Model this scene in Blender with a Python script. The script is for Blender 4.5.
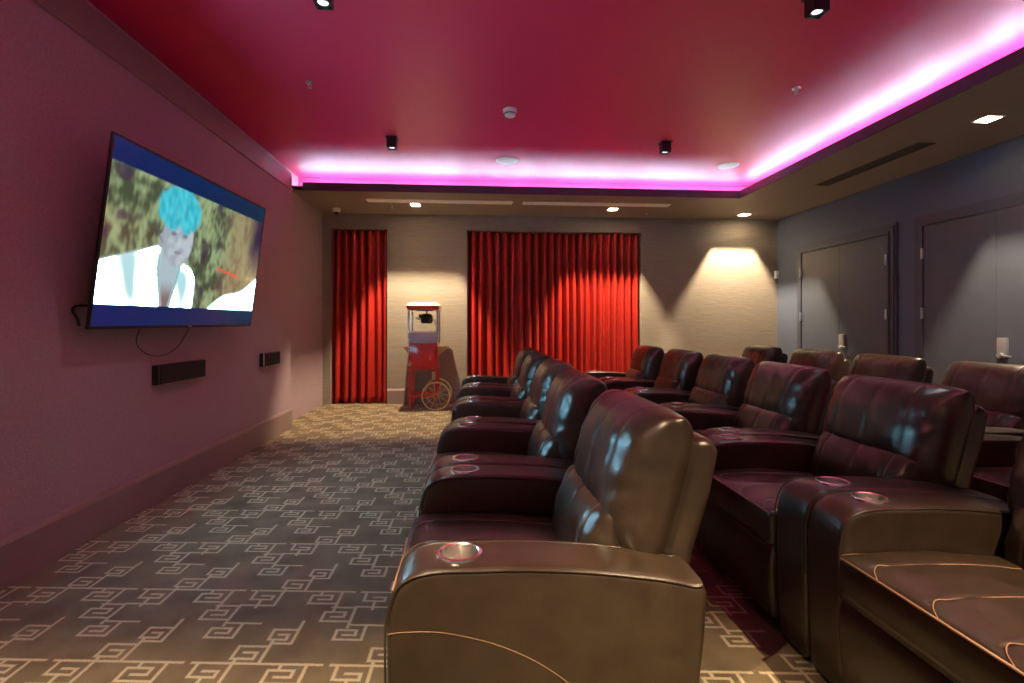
import bpy, bmesh, math, random
from mathutils import Vector, Matrix, noise
random.seed(7)
S = bpy.context.scene
for o in list(bpy.data.objects): bpy.data.objects.remove(o)
C = S.collection
PI = math.pi

# ------------------------------------------------------------------ camera, world, exposure
cam_d = bpy.data.cameras.new('camera'); cam = bpy.data.objects.new('camera', cam_d); C.objects.link(cam)
cam.location = (0, 0, 1.17)
cam.rotation_euler = (PI/2, 0, -math.atan(37.5/512))
cam_d.sensor_width = 36; cam_d.lens = 36*512/1024
cam_d.shift_y = -16/1024
cam_d.clip_start = .05
S.camera = cam
S.view_settings.view_transform = 'Standard'; S.view_settings.look = 'None'
S.view_settings.gamma = 1; S.view_settings.use_curve_mapping = False
S.view_settings.exposure = 1.5
W = bpy.data.worlds.new('world'); S.world = W; W.use_nodes = True
W.node_tree.nodes['Background'].inputs[0].default_value = (.02, .018, .022, 1)
W.node_tree.nodes['Background'].inputs[1].default_value = 1

# light strengths
DOWN_W = 230          # back wall downlights
NEAR_W = 285          # downlights above the camera end
SIDE_W = 160
SPOT_W = 15            # black surface spots
COVE_E = 23           # led strip in the ceiling cove
TV_E = .36
WARM = (1, .76, .47); COVE_C = (.55, .82, 1)

# ------------------------------------------------------------------ materials
def mat(name, col, rough=.6, metal=0, spec=.5, bump=0, bscale=50, coat=0, var=0, vscale=3, emit=None, estr=0, stretch=(1,1,1), rvar=0):
    m = bpy.data.materials.new(name); m.use_nodes = True; nt = m.node_tree; N = nt.nodes; L = nt.links
    p = N['Principled BSDF']
    p.inputs['Base Color'].default_value = (*col, 1); p.inputs['Roughness'].default_value = rough
    p.inputs['Metallic'].default_value = metal; p.inputs['Specular IOR Level'].default_value = spec
    p.inputs['Coat Weight'].default_value = coat; p.inputs['Coat Roughness'].default_value = .15
    if bump or var or rvar:
        tc = N.new('ShaderNodeTexCoord'); mp = N.new('ShaderNodeMapping'); mp.inputs['Scale'].default_value = stretch
        L.new(tc.outputs['Object'], mp.inputs[0])
    if bump:
        n = N.new('ShaderNodeTexNoise'); n.inputs['Scale'].default_value = bscale; n.inputs['Detail'].default_value = 4
        L.new(mp.outputs[0], n.inputs['Vector'])
        b = N.new('ShaderNodeBump'); b.inputs['Strength'].default_value = bump; b.inputs['Distance'].default_value = .01
        L.new(n.outputs[0], b.inputs['Height']); L.new(b.outputs[0], p.inputs['Normal'])
    if var:
        n2 = N.new('ShaderNodeTexNoise'); n2.inputs['Scale'].default_value = vscale; n2.inputs['Detail'].default_value = 5
        L.new(mp.outputs[0], n2.inputs['Vector'])
        r = N.new('ShaderNodeMapRange'); r.inputs['From Min'].default_value = .3; r.inputs['From Max'].default_value = .7
        r.inputs['To Min'].default_value = 1-var; r.inputs['To Max'].default_value = 1+var
        L.new(n2.outputs[0], r.inputs[0])
        mx = N.new('ShaderNodeVectorMath'); mx.operation = 'SCALE'; mx.inputs[0].default_value = col
        L.new(r.outputs[0], mx.inputs['Scale']); L.new(mx.outputs[0], p.inputs['Base Color'])
    if rvar:
        n3 = N.new('ShaderNodeTexNoise'); n3.inputs['Scale'].default_value = 9; n3.inputs['Detail'].default_value = 3
        L.new(mp.outputs[0], n3.inputs['Vector'])
        r3 = N.new('ShaderNodeMapRange'); r3.inputs['To Min'].default_value = rough-rvar; r3.inputs['To Max'].default_value = rough+rvar
        L.new(n3.outputs[0], r3.inputs[0]); L.new(r3.outputs[0], p.inputs['Roughness'])
    if emit:
        p.inputs['Emission Color'].default_value = (*emit, 1); p.inputs['Emission Strength'].default_value = estr
    return m

M = {}
M['wall_left'] = mat('mauve_taupe_wallcovering', (.38,.29,.33), .6, bump=.35, bscale=70, var=.10, vscale=60)
M['wall_back'] = mat('grasscloth_taupe', (.27,.235,.20), .75, bump=.35, bscale=40, var=.10, vscale=22, stretch=(.25,.25,3.2))
M['wall_right'] = mat('slate_grey_wallcovering', (.085,.108,.165), .7, bump=.15, bscale=60, var=.05, vscale=40, stretch=(1,1,2))
M['trim'] = mat('taupe_trim_paint', (.25,.19,.175), .45, var=.03)
M['trim_right'] = mat('slate_door_paint', (.052,.064,.098), .42, var=.03)
M['door'] = mat('slate_door_leaf_paint', (.07,.084,.12), .45, var=.05, vscale=6)
M['ceiling'] = mat('crimson_satin_ceiling_paint', (.88,.022,.135), .42, spec=.9, bump=.02, bscale=8)
M['soffit'] = mat('taupe_soffit_paint', (.27,.22,.19), .55, var=.03)
M['fascia'] = mat('dark_fascia_paint', (.05,.045,.075), .5)
M['cove'] = mat('pink_glow_cove_paint', (.5,.07,.25), .6)  # pink of the cove glow is put into this base colour
M['black'] = mat('black_satin', (.008,.008,.009), .35)
M['blackgrille'] = mat('black_speaker_cloth', (.012,.012,.013), .8, bump=.4, bscale=400)
M['white'] = mat('white_plastic', (.88,.88,.88), .4)
M['chrome'] = mat('brushed_steel', (.90,.88,.84), .24, metal=1)
M['steel'] = mat('satin_nickel', (.60,.65,.72), .34, metal=.75)
M['leather'] = None
M['curtain'] = mat('crimson_velvet_satin', (.36,.022,.016), .30, spec=.4, bump=.12, bscale=160, var=.12, vscale=4, stretch=(1,1,.2))
M['redmetal'] = mat('red_enamel', (.58,.02,.018), .28, coat=.5)
M['cream'] = mat('cream_enamel', (.75,.6,.42), .4)
M['gold'] = mat('brass_yellow_enamel', (.72,.58,.24), .4, metal=.15)
M['thread'] = mat('tan_thread_piping', (.26,.15,.085), .45)
M['housing'] = mat('white_reflector', (.45,.43,.4), .4)
M['pop_glass'] = mat('clear_glass', (1,1,1), .02)
M['pop_glass'].node_tree.nodes['Principled BSDF'].inputs['Transmission Weight'].default_value = 1
M['pop_glass'].node_tree.nodes['Principled BSDF'].inputs['IOR'].default_value = 1.1
M['lens'] = mat('lamp_lens', (.9,.9,.9), .3, emit=(1,.86,.62), estr=30)
M['spotlens'] = mat('spot_lens', (.9,.9,.9), .3, emit=(.75,.9,1), estr=.9)
M['led'] = mat('led_strip_diffuser', (.9,.9,.9), .4, emit=COVE_C, estr=COVE_E)
nt_ = M['led'].node_tree; tc_ = nt_.nodes.new('ShaderNodeTexCoord'); nz_ = nt_.nodes.new('ShaderNodeTexNoise'); nz_.inputs['Scale'].default_value = 4.5; nz_.inputs['Detail'].default_value = 1
mr_ = nt_.nodes.new('ShaderNodeMapRange'); mr_.inputs['From Min'].default_value = .35; mr_.inputs['From Max'].default_value = .65; mr_.inputs['To Min'].default_value = COVE_E*.6; mr_.inputs['To Max'].default_value = COVE_E*1.4
nt_.links.new(tc_.outputs['Object'], nz_.inputs['Vector']); nt_.links.new(nz_.outputs[0], mr_.inputs[0]); nt_.links.new(mr_.outputs[0], nt_.nodes['Principled BSDF'].inputs['Emission Strength'])
M['led_near_boosted'] = mat('led_strip_diffuser_near_boosted', (.9,.9,.9), .4, emit=COVE_C, estr=COVE_E*3.2)  # unseen near strip, made stronger than the others to brighten the ceiling
M['thread_dark'] = mat('brown_thread', (.15,.085,.045), .5)
M['base'] = mat('black_underside_fabric', (.012,.010,.010), .8)
M['slot'] = mat('white_slot_diffuser', (.9,.88,.88), .5)
M['vent'] = mat('dark_vent', (.11,.095,.09), .6)

def leather():
    m = bpy.data.materials.new('dark_brown_leather'); m.use_nodes = True; nt = m.node_tree; N = nt.nodes; L = nt.links
    p = N['Principled BSDF']; p.inputs['Specular IOR Level'].default_value = .55
    p.inputs['Coat Weight'].default_value = .0; p.inputs['Coat Roughness'].default_value = .22
    tc = N.new('ShaderNodeTexCoord')
    v = N.new('ShaderNodeTexVoronoi'); v.inputs['Scale'].default_value = 260; L.new(tc.outputs['Object'], v.inputs['Vector'])
    n = N.new('ShaderNodeTexNoise'); n.inputs['Scale'].default_value = 12; n.inputs['Detail'].default_value = 3; n.inputs['Roughness'].default_value = .55
    n.inputs['Distortion'].default_value = .3
    L.new(tc.outputs['Object'], n.inputs['Vector'])
    b1 = N.new('ShaderNodeBump'); b1.inputs['Strength'].default_value = .10; b1.inputs['Distance'].default_value = .002; L.new(v.outputs[0], b1.inputs['Height'])
    b2 = N.new('ShaderNodeBump'); b2.inputs['Strength'].default_value = .13; b2.inputs['Distance'].default_value = .006; L.new(n.outputs[0], b2.inputs['Height'])
    L.new(b1.outputs[0], b2.inputs['Normal']); L.new(b2.outputs[0], p.inputs['Normal'])
    r = N.new('ShaderNodeMapRange'); r.inputs['To Min'].default_value = .25; r.inputs['To Max'].default_value = .36
    L.new(n.outputs[0], r.inputs[0]); L.new(r.outputs[0], p.inputs['Roughness'])
    cr = N.new('ShaderNodeValToRGB'); cr.color_ramp.elements[0].position = .3; cr.color_ramp.elements[1].position = .75
    cr.color_ramp.elements[0].color = (.021,.0135,.0085,1); cr.color_ramp.elements[1].color = (.037,.0235,.0145,1)
    L.new(n.outputs[0], cr.inputs[0]); L.new(cr.outputs[0], p.inputs['Base Color'])
    return m
M['leather'] = leather()

# carpet with its squared spiral motif, repeated every 0.485 m
SEG = []
def path(*pts):
    for a, b in zip(pts, pts[1:]): SEG.append((a, b))
path((-.14,0),(.31,0))
path((.09,0),(.09,.137)); path((.09,.095),(-.018,.095),(-.018,.025),(.06,.025),(.06,.06),(.015,.06)); path((0,0),(0,.025))
path((.163,.256),(.163,.115),(.09,.115)); path((.163,.2),(.07,.2),(.07,.137),(.135,.137),(.135,.168),(.1,.168))
path((0,0),(0,-.118),(-.14,-.118)); path((-.118,-.008),(-.118,-.072),(-.03,-.072),(-.03,-.042),(-.08,-.042)); path((-.07,-.135),(-.07,-.072))
path((.26,0),(.26,-.155)); path((.26,-.097),(.138,-.097),(.138,-.032),(.225,-.032),(.225,-.065),(.172,-.065)); path((.172,0),(.172,-.032))
path((.25,-.125),(.345,-.125),(.345,-.264)); path((.345,-.224),(.228,-.224),(.228,-.160),(.312,-.160),(.312,-.193),(.262,-.193))
path((.345,-.247),(.482,-.247)); path((.415,-.247),(.415,-.341),(.31,-.341),(.31,-.282),(.385,-.282),(.385,-.313),(.34,-.313))
def carpet():
    P_ = .485; m = bpy.data.materials.new('patterned_carpet'); m.use_nodes = True; nt = m.node_tree; N = nt.nodes; L = nt.links
    p = N['Principled BSDF']; p.inputs['Roughness'].default_value = .92; p.inputs['Specular IOR Level'].default_value = .15
    p.inputs['Sheen Weight'].default_value = .15
    tc = N.new('ShaderNodeTexCoord'); sp = N.new('ShaderNodeSeparateXYZ'); L.new(tc.outputs['Object'], sp.inputs[0])
    # jitter for woven edge
    wn = N.new('ShaderNodeTexNoise'); wn.inputs['Scale'].default_value = 160; wn.inputs['Detail'].default_value = 2; L.new(tc.outputs['Object'], wn.inputs['Vector'])
    ws = N.new('ShaderNodeVectorMath'); ws.operation = 'SCALE'; ws.inputs['Scale'].default_value = .008; L.new(wn.outputs['Color'], ws.inputs[0])
    ax = N.new('ShaderNodeMath'); ax.operation = 'MULTIPLY_ADD'; ax.inputs[1].default_value = .1
    L.new(sp.outputs[0], ax.inputs[0]); L.new(sp.outputs[1], ax.inputs[2])
    cb = N.new('ShaderNodeCombineXYZ'); L.new(sp.outputs[0], cb.inputs[0]); L.new(ax.outputs[0], cb.inputs[1])
    ad = N.new('ShaderNodeVectorMath'); ad.operation = 'ADD'; L.new(cb.outputs[0], ad.inputs[0]); L.new(ws.outputs[0], ad.inputs[1])
    J = (-1.806+.004, 2.421-.1806+.004)
    last = None
    for a, b in SEG:
        mx, my = (a[0]+b[0])/2+J[0], (a[1]+b[1])/2+J[1]; hx, hy = abs(a[0]-b[0])/2, abs(a[1]-b[1])/2
        s = N.new('ShaderNodeVectorMath'); s.operation = 'SUBTRACT'; L.new(ad.outputs[0], s.inputs[0]); s.inputs[1].default_value = (mx, my, 0)
        w = N.new('ShaderNodeVectorMath'); w.operation = 'WRAP'; L.new(s.outputs[0], w.inputs[0]); w.inputs[1].default_value = (P_/2,)*3; w.inputs[2].default_value = (-P_/2,)*3
        c = N.new('ShaderNodeVectorMath'); c.operation = 'ABSOLUTE'; L.new(w.outputs[0], c.inputs[0])
        d = N.new('ShaderNodeVectorMath'); d.operation = 'SUBTRACT'; L.new(c.outputs[0], d.inputs[0]); d.inputs[1].default_value = (hx, hy, 0)
        e = N.new('ShaderNodeSeparateXYZ'); L.new(d.outputs[0], e.inputs[0])
        g = N.new('ShaderNodeMath'); g.operation = 'MAXIMUM'; L.new(e.outputs[0], g.inputs[0]); L.new(e.outputs[1], g.inputs[1])
        if last:
            h = N.new('ShaderNodeMath'); h.operation = 'MINIMUM'; L.new(g.outputs[0], h.inputs[0]); L.new(last.outputs[0], h.inputs[1]); last = h
        else: last = g
    mr = N.new('ShaderNodeMapRange'); mr.inputs['From Min'].default_value = .0035; mr.inputs['From Max'].default_value = .0085
    mr.inputs['To Min'].default_value = 1; mr.inputs['To Max'].default_value = 0; L.new(last.outputs[0], mr.inputs[0])
    n1 = N.new('ShaderNodeTexNoise'); n1.inputs['Scale'].default_value = 240; n1.inputs['Detail'].default_value = 3; L.new(tc.outputs['Object'], n1.inputs['Vector'])
    n2 = N.new('ShaderNodeTexNoise'); n2.inputs['Scale'].default_value = 5; n2.inputs['Detail'].default_value = 5; L.new(tc.outputs['Object'], n2.inputs['Vector'])
    s2 = N.new('ShaderNodeMath'); s2.operation = 'ADD'; L.new(n1.outputs[0], s2.inputs[0]); L.new(n2.outputs[0], s2.inputs[1])
    cr = N.new('ShaderNodeValToRGB'); cr.color_ramp.elements[0].position = .36; cr.color_ramp.elements[1].position = .64
    hf = N.new('ShaderNodeMath'); hf.operation = 'MULTIPLY'; hf.inputs[1].default_value = .5; L.new(s2.outputs[0], hf.inputs[0]); L.new(hf.outputs[0], cr.inputs[0])
    cr.color_ramp.elements[0].color = (.080,.055,.028,1); cr.color_ramp.elements[1].color = (.18,.132,.072,1)
    mx_ = N.new('ShaderNodeMix'); mx_.data_type = 'RGBA'; L.new(mr.outputs[0], mx_.inputs[0]); L.new(cr.outputs[0], mx_.inputs[6]); mx_.inputs[7].default_value = (.42,.345,.225,1)
    L.new(mx_.outputs[2], p.inputs['Base Color'])
    b = N.new('ShaderNodeBump'); b.inputs['Strength'].default_value = .6; b.inputs['Distance'].default_value = .004; L.new(n1.outputs[0], b.inputs['Height']); L.new(b.outputs[0], p.inputs['Normal'])
    return m
M['carpet'] = carpet()

# ------------------------------------------------------------------ helpers
def link(name, bm, m, parent=None, smooth=False, recalc=True):
    if recalc: bmesh.ops.recalc_face_normals(bm, faces=bm.faces)
    me = bpy.data.meshes.new(name); bm.to_mesh(me); bm.free()
    me.materials.append(M[m] if isinstance(m, str) else m)
    if smooth:
        me.polygons.foreach_set('use_smooth', [True]*len(me.polygons))
        if smooth != 'all': me.set_sharp_from_angle(angle=math.radians(smooth if smooth is not True else 40))
    o = bpy.data.objects.new(name, me); C.objects.link(o)
    if parent: o.parent = parent
    return o
def thing(name, label, cat, loc=(0,0,0), group=None, rz=0):
    o = bpy.data.objects.new(name, None); C.objects.link(o); o.location = loc; o.rotation_euler = (0,0,rz); o.empty_display_size = .1
    o['label'] = label; o['category'] = cat
    if group: o['group'] = group
    return o
def tag(o, label, cat, group=None):
    o['label'] = label; o['category'] = cat
    if group: o['group'] = group
    return o
def struct(o, label=None, cat=None):
    o['kind'] = 'structure'
    if label: o['label'] = label
    if cat: o['category'] = cat
    return o
def box(bm, x0, x1, y0, y1, z0, z1, bev=0):
    t = bmesh.new(); bmesh.ops.create_cube(t, size=1)
    bmesh.ops.scale(t, vec=(x1-x0, y1-y0, z1-z0), verts=t.verts)
    bmesh.ops.translate(t, vec=((x0+x1)/2, (y0+y1)/2, (z0+z1)/2), verts=t.verts)
    if bev: bmesh.ops.bevel(t, geom=t.edges, offset=bev, segments=2, affect='EDGES', profile=.6)
    me = bpy.data.meshes.new('t'); t.to_mesh(me); t.free(); bm.from_mesh(me); bpy.data.meshes.remove(me)
    return bm
def B(*a, **k): return box(bmesh.new(), *a, **k)
def lathe(bm, prof, seg=24, c=(0,0,0), axis='z', a0=0):
    rings = []
    for r, h in prof:
        ring = []
        for i in range(seg):
            t = 2*PI*i/seg+a0; x, y = r*math.cos(t), r*math.sin(t)
            v = (x, y, h) if axis == 'z' else ((x, h, y) if axis == 'y' else (h, x, y))
            ring.append(bm.verts.new((v[0]+c[0], v[1]+c[1], v[2]+c[2])))
        rings.append(ring)
    for a, b in zip(rings, rings[1:]):
        for i in range(seg): bm.faces.new((a[i], a[(i+1)%seg], b[(i+1)%seg], b[i]))
    for r in (rings[0], rings[-1]): bm.faces.new(r)
    return bm
def tube(bm, pts, r, seg=8, closed=False):
    pts = [Vector(p) for p in pts]; n = len(pts); rings = []; up = None
    for i, p in enumerate(pts):
        if closed: t = pts[(i+1)%n]-pts[i-1]
        else: t = pts[min(i+1,n-1)]-pts[max(i-1,0)]
        t.normalize()
        if up is None:
            up = Vector((0,0,1)) if abs(t.z) < .9 else Vector((1,0,0))
        s = t.cross(up).normalized(); up = s.cross(t).normalized()
        rings.append([bm.verts.new(p + s*r*math.cos(2*PI*k/seg) + up*r*math.sin(2*PI*k/seg)) for k in range(seg)])
    rng = range(n) if closed else range(n-1)
    for i in rng:
        a, b = rings[i], rings[(i+1)%n]
        for k in range(seg): bm.faces.new((a[k], a[(k+1)%seg], b[(k+1)%seg], b[k]))
    if not closed: bm.faces.new(rings[0]); bm.faces.new(rings[-1])
    return bm
def smoothpath(pts, n=8):
    pts = [Vector(p) for p in pts]; P = [2*pts[0]-pts[1]]+pts+[2*pts[-1]-pts[-2]]; out = []
    for i in range(1, len(P)-2):
        for k in range(n):
            t = k/n; a, b, c, d = P[i-1:i+3]
            out.append(.5*((2*b)+(-a+c)*t+(2*a-5*b+4*c-d)*t*t+(-a+3*b-3*c+d)*t**3))
    out.append(pts[-1]); return out
def loft(bm, prof, ys, ins, crown=None):
    """closed xz profile swept along y; each section offset inward by ins"""
    n = len(prof); A = sum(prof[i][0]*prof[(i+1)%n][1]-prof[(i+1)%n][0]*prof[i][1] for i in range(n)); sg = 1 if A > 0 else -1
    nr = []
    for i in range(n):
        a, b, c = Vector(prof[i-1]), Vector(prof[i]), Vector(prof[(i+1)%n])
        e1, e2 = (b-a).normalized(), (c-b).normalized()
        n1, n2 = Vector((-e1.y, e1.x))*sg, Vector((-e2.y, e2.x))*sg
        m = (n1+n2); m.normalize(); nr.append(m/max(.5, m.dot(n1)))
    secs = []
    for y, d in zip(ys, ins):
        sec = []
        for i in range(n):
            x = prof[i][0]+nr[i].x*d; z = prof[i][1]+nr[i].y*d
            if crown: z += crown(x, y, z)
            sec.append(bm.verts.new((x, y, z)))
        secs.append(sec)
    for a, b in zip(secs, secs[1:]):
        for i in range(n): bm.faces.new((a[i], a[(i+1)%n], b[(i+1)%n], b[i]))
    bm.faces.new(secs[0]); bm.faces.new(secs[-1])
    return bm
def rounded_sections(hw, r, n=5, mid=6):
    ys, ins = [], []
    for k in range(n+1):
        t = k/n*PI/2; ys.append(-hw + r*(1-math.cos(t))); ins.append(r*(1-math.sin(t)))
    L_ = [(-y, i) for y, i in zip(ys, ins)][::-1]
    m = [(-hw+r + (2*hw-2*r)*k/mid, 0) for k in range(1, mid)]
    allp = list(zip(ys, ins))+m+L_
    return [a[0] for a in allp], [a[1] for a in allp]
def copy_tree(o, parent=None):
    c = o.copy(); C.objects.link(c); c.parent = parent
    for ch in list(o.children): copy_tree(ch, c)
    return c
def holes_plate(bm, x0, x1, y0, y1, z, holes, flip=False):
    xs = sorted({x0, x1, *[h[0] for h in holes], *[h[1] for h in holes]}); ys = sorted({y0, y1, *[h[2] for h in holes], *[h[3] for h in holes]})
    xs = [x for x in xs if x0 <= x <= x1]; ys = [y for y in ys if y0 <= y <= y1]
    V = {}
    def v(i, j):
        if (i, j) not in V: V[(i, j)] = bm.verts.new((xs[i], ys[j], z))
        return V[(i, j)]
    for i in range(len(xs)-1):
        for j in range(len(ys)-1):
            cx, cy = (xs[i]+xs[i+1])/2, (ys[j]+ys[j+1])/2
            if any(h[0] < cx < h[1] and h[2] < cy < h[3] for h in holes): continue
            bm.faces.new((v(i,j), v(i+1,j), v(i+1,j+1), v(i,j+1)))

# ------------------------------------------------------------------ room shell
XL, XR, YB, YN = -2.1, 4.766, 7.75, -1.0
ZC, ZS, ZL = 3.06, 2.83, 2.925       # ceiling, soffit underside, lip top
XRC = -2.24                          # recessed left wall beyond the panel
YW = 6.03                            # end of the panelled left wall
FB, FR, FN = 6.44, 3.447, .45        # soffit fascia lines: back, right, near
CB = .27                             # cove depth behind the fascia
struct(link('floor', B(XRC-.2, XR+.2, YN-.2, YB+.4, -.1, 0), 'carpet'))
struct(link('ceiling', B(XRC-.2, XR+.2, YN-.2, YB+.4, ZC, ZC+.1), 'ceiling'))
bm = B(XL-.34, XL, YN-.2, YW, 0, 2.912)
box(bm, XRC-.2, XRC, YN-.2, YB+.4, 2.912, ZC); box(bm, XRC-.2, XRC, YW, YB+.4, 0, 2.912)
struct(link('wall_left', bm, 'wall_left'))
struct(link('wall_right', B(XR, XR+.2, YN-.2, YB+.4, 0, ZC), 'wall_right'))
struct(link('wall_near', B(XRC, XR, YN-.2, YN, 0, ZC), 'wall_right'))
# back wall with two curtained recesses
CU = [(-2.125, -1.30, 2.61), (-.113, 2.575, 2.605)]
bm = bmesh.new()
box(bm, XRC, CU[0][0], YB, YB+.2, 0, ZC); box(bm, CU[0][1], CU[1][0], YB, YB+.2, 0, ZC); box(bm, CU[1][1], XR, YB, YB+.2, 0, ZC)
for x0, x1, zt in CU: box(bm, x0, x1, YB, YB+.2, zt, ZC)
box(bm, XRC, XR, YB+.2, YB+.3, 0, ZC)
struct(link('wall_back', bm, 'wall_back'))
# baseboards: plinth with bevelled cap
def baseboard(name, segs, m='trim'):
    bm = bmesh.new()
    for (axis, p, d, a, b) in segs:      # axis the board's thickness runs along, plane p, direction d
        prof = [(0,0),(.02,0),(.02,.195),(.013,.212),(.006,.222),(0,.225)]
        vs = []
        for t in (a, b):
            vs.append([bm.verts.new((p+d*u, t, z) if axis == 'x' else (t, p+d*u, z)) for u, z in prof])
        n = len(prof)
        for i in range(n): bm.faces.new((vs[0][i], vs[0][(i+1)%n], vs[1][(i+1)%n], vs[1][i]))
        bm.faces.new(vs[0]); bm.faces.new(vs[1])
    return struct(link(name, bm, m))
baseboard('baseboard_left', [('x', XL, 1, YN, YW)])
baseboard('baseboard_back', [('y', YB, -1, CU[0][1], CU[1][0]), ('y', YB, -1, CU[1][1], XR-.02)])
baseboard('baseboard_right', [('x', XR, -1, YN, 3.42), ('x', XR, -1, 7.22, YB)], 'trim_right')
# smooth band and bead along the top of the left wall
bm = B(XL, XL+.012, YN, YW, 2.725, 2.912); tube(bm, [(XL+.008, YN, 2.722), (XL+.008, YW, 2.722)], .007)
struct(link('trim_1', bm, 'trim'))

# soffit with holes for the square downlights
A_ = .058
DL = [(-.81, 7.12, DOWN_W), (1.97, 7.18, DOWN_W), (4.03, 7.40, DOWN_W), (4.117, 3.825, SIDE_W), (-.75, .12, NEAR_W), (1.6, .12, NEAR_W), (3.9, .12, NEAR_W*.6)]
H = [(x-A_, x+A_, y-A_, y+A_) for x, y, w in DL]
bm = bmesh.new()
holes_plate(bm, XRC, XR, FB+.012, YB, ZS, H); holes_plate(bm, FR+.012, XR, FN-.012, FB+.012, ZS, H); holes_plate(bm, XRC, XR, YN, FN-.012, ZS, H)
struct(link('trim_2', bm, 'soffit', recalc=False))
bm = bmesh.new()    # fascia lips
box(bm, XL+.0, FR+.012, FB, FB+.012, ZS-.001, ZL); box(bm, FR, FR+.012, FN, FB, ZS-.001, ZL); box(bm, XL, FR, FN-.012, FN, ZS-.001, ZL)
struct(link('trim_3', bm, 'fascia'))
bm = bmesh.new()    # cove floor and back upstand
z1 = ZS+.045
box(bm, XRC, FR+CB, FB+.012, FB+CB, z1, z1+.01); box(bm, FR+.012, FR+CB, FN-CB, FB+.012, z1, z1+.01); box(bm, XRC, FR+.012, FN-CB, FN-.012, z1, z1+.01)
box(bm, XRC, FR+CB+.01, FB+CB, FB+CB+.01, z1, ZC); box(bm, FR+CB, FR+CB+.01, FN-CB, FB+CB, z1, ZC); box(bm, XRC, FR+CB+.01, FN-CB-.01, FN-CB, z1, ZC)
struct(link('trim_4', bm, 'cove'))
def led(a, m, where):
    t = tag(link('led_strip', B(*a), m), 'glowing pink led strip tucked in the ceiling cove '+where, 'led strip', None)
    return t
led((XRC+.05, FR+.1, FB+.19, FB+.215, z1+.01, z1+.024), 'led', 'along the curtained back wall')
led((FR+.19, FR+.215, FN, FB+.18, z1+.01, z1+.024), 'led', 'along the side with the double doors')
led((XRC+.05, FR+.1, FN-.215, FN-.19, z1+.01, z1+.024), 'led_near_boosted', 'unseen behind the camera, boosted')

# ------------------------------------------------------------------ doors
def door(n, y0, ym, y1, f0, f1, label):
    d = bpy.data.objects.new('door_%d' % n, None); C.objects.link(d); d.location = (XR, ym, 0)
    struct(d)
    def L_(name, bm, m, **k):
        bmesh.ops.translate(bm, vec=(-XR, -ym, 0), verts=bm.verts); return link(name, bm, m, d, **k)
    zt = 2.215; x = XR
    bm = bmesh.new()      # stepped casing
    for w, e in ((.115, .018), (.085, .03), (.03, .042)):
        box(bm, x-e, x, y0-w-.004, y0-.004, 0, zt+.004); box(bm, x-e, x, y1+.004, y1+w+.004, 0, zt+.004)
        box(bm, x-e, x, y0-.004-w, y1+.004+w, zt+.004, zt+.004+w)
    L_('door_frame', bm, 'trim_right')
    for a, b in ((y0, ym-.003), (ym+.003, y1)):
        L_('door_leaf', B(x-.030, x+.02, a, b, .01, zt, bev=.002), 'door')
    for yy in (y0-.002, y1+.002):
        for z in (1.93, 1.30, .35):
            bm = bmesh.new(); lathe(bm, [(.0,-.06),(.011,-.058),(.011,.058),(0,.06)], 10, (x-.048, yy, z)); box(bm, x-.046, x-.012, yy-.012, yy+.012, z-.055, z+.055)
            L_('hinge', bm, 'steel', smooth=40)
    bm = B(x-.062, x-.029, ym-.115, ym-.03, .90, 1.06, bev=.012); tube(bm, [(x-.075, ym-.07, .90), (x-.076, ym-.10, .90), (x-.076, ym-.175, .895)], .009)
    lathe(bm, [(0,-.08),(.024,-.08),(.024,-.029),(0,-.029)], 14, (x, ym-.07, .90), 'x')
    lk = L_('door_lock', bm, 'steel', smooth=35)
    return d
door(1, 5.564, 6.34, 7.103, 5.472, 7.22, '')
door(2, 3.572, 4.328, 5.084, 3.45, 5.226, '')

# ------------------------------------------------------------------ curtains
def curtain(x0, x1, zt, nf, label, seed, ph=0):
    rnd = random.Random(seed); bm = bmesh.new(); nx, nz = nf*14, 26
    amps = [rnd.uniform(.55, 1.15) for _ in range(nf+2)]; sh = [rnd.uniform(-.25, .25) for _ in range(nf+2)]
    G = []
    for i in range(nx+1):
        u = i/nx; col = []
        for j in range(nz+1):
            w = j/nz; z = .012+(zt-.012)*w
            t = u*nf; k = int(t); f = t-k; am = amps[k]*(1-f)+amps[k+1]*f; s = sh[k]*(1-f)+sh[k+1]*f
            a = 2*PI*(t+ (1-w)*s*.9)+ph
            fold = math.sin(a)*.056*am + math.sin(2*a+1.3)*.006 + .012*noise.noise(Vector((u*nf*1.7, w*2.2, seed)))*(1-w)
            spread = (1-w)*.012*math.sin(a*.5+seed)
            x = x0+(x1-x0)*u + .012*math.cos(a)*am*(1 if 0 < i < nx else 0) + spread*(1 if 2 < i < nx-2 else 0)
            col.append(bm.verts.new((x, YB+.10+fold-.015*(1-w), z)))
        G.append(col)
    for i in range(nx):
        for j in range(nz): bm.faces.new((G[i][j], G[i+1][j], G[i+1][j+1], G[i][j+1]))
    o = link('curtain', bm, 'curtain', smooth='all')
    md = o.modifiers.new('t', 'SOLIDIFY'); md.thickness = .004
    tag(o, label, 'curtain', 'red curtains on the back wall')
    return o
curtain(CU[0][0]+.006, CU[0][1]-.006, 2.60, 7, 'narrow red floor length curtain in the left corner beside the popcorn cart', 3)
curtain(CU[1][0]+.006, 1.225, 2.595, 11, 'left one of the two wide red curtains, to the right of the popcorn cart', 5)
curtain(1.25, CU[1][1]-.006, 2.595, 12, 'right one of the two wide red curtains, brightly lit from above', 9, 1.7)

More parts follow.
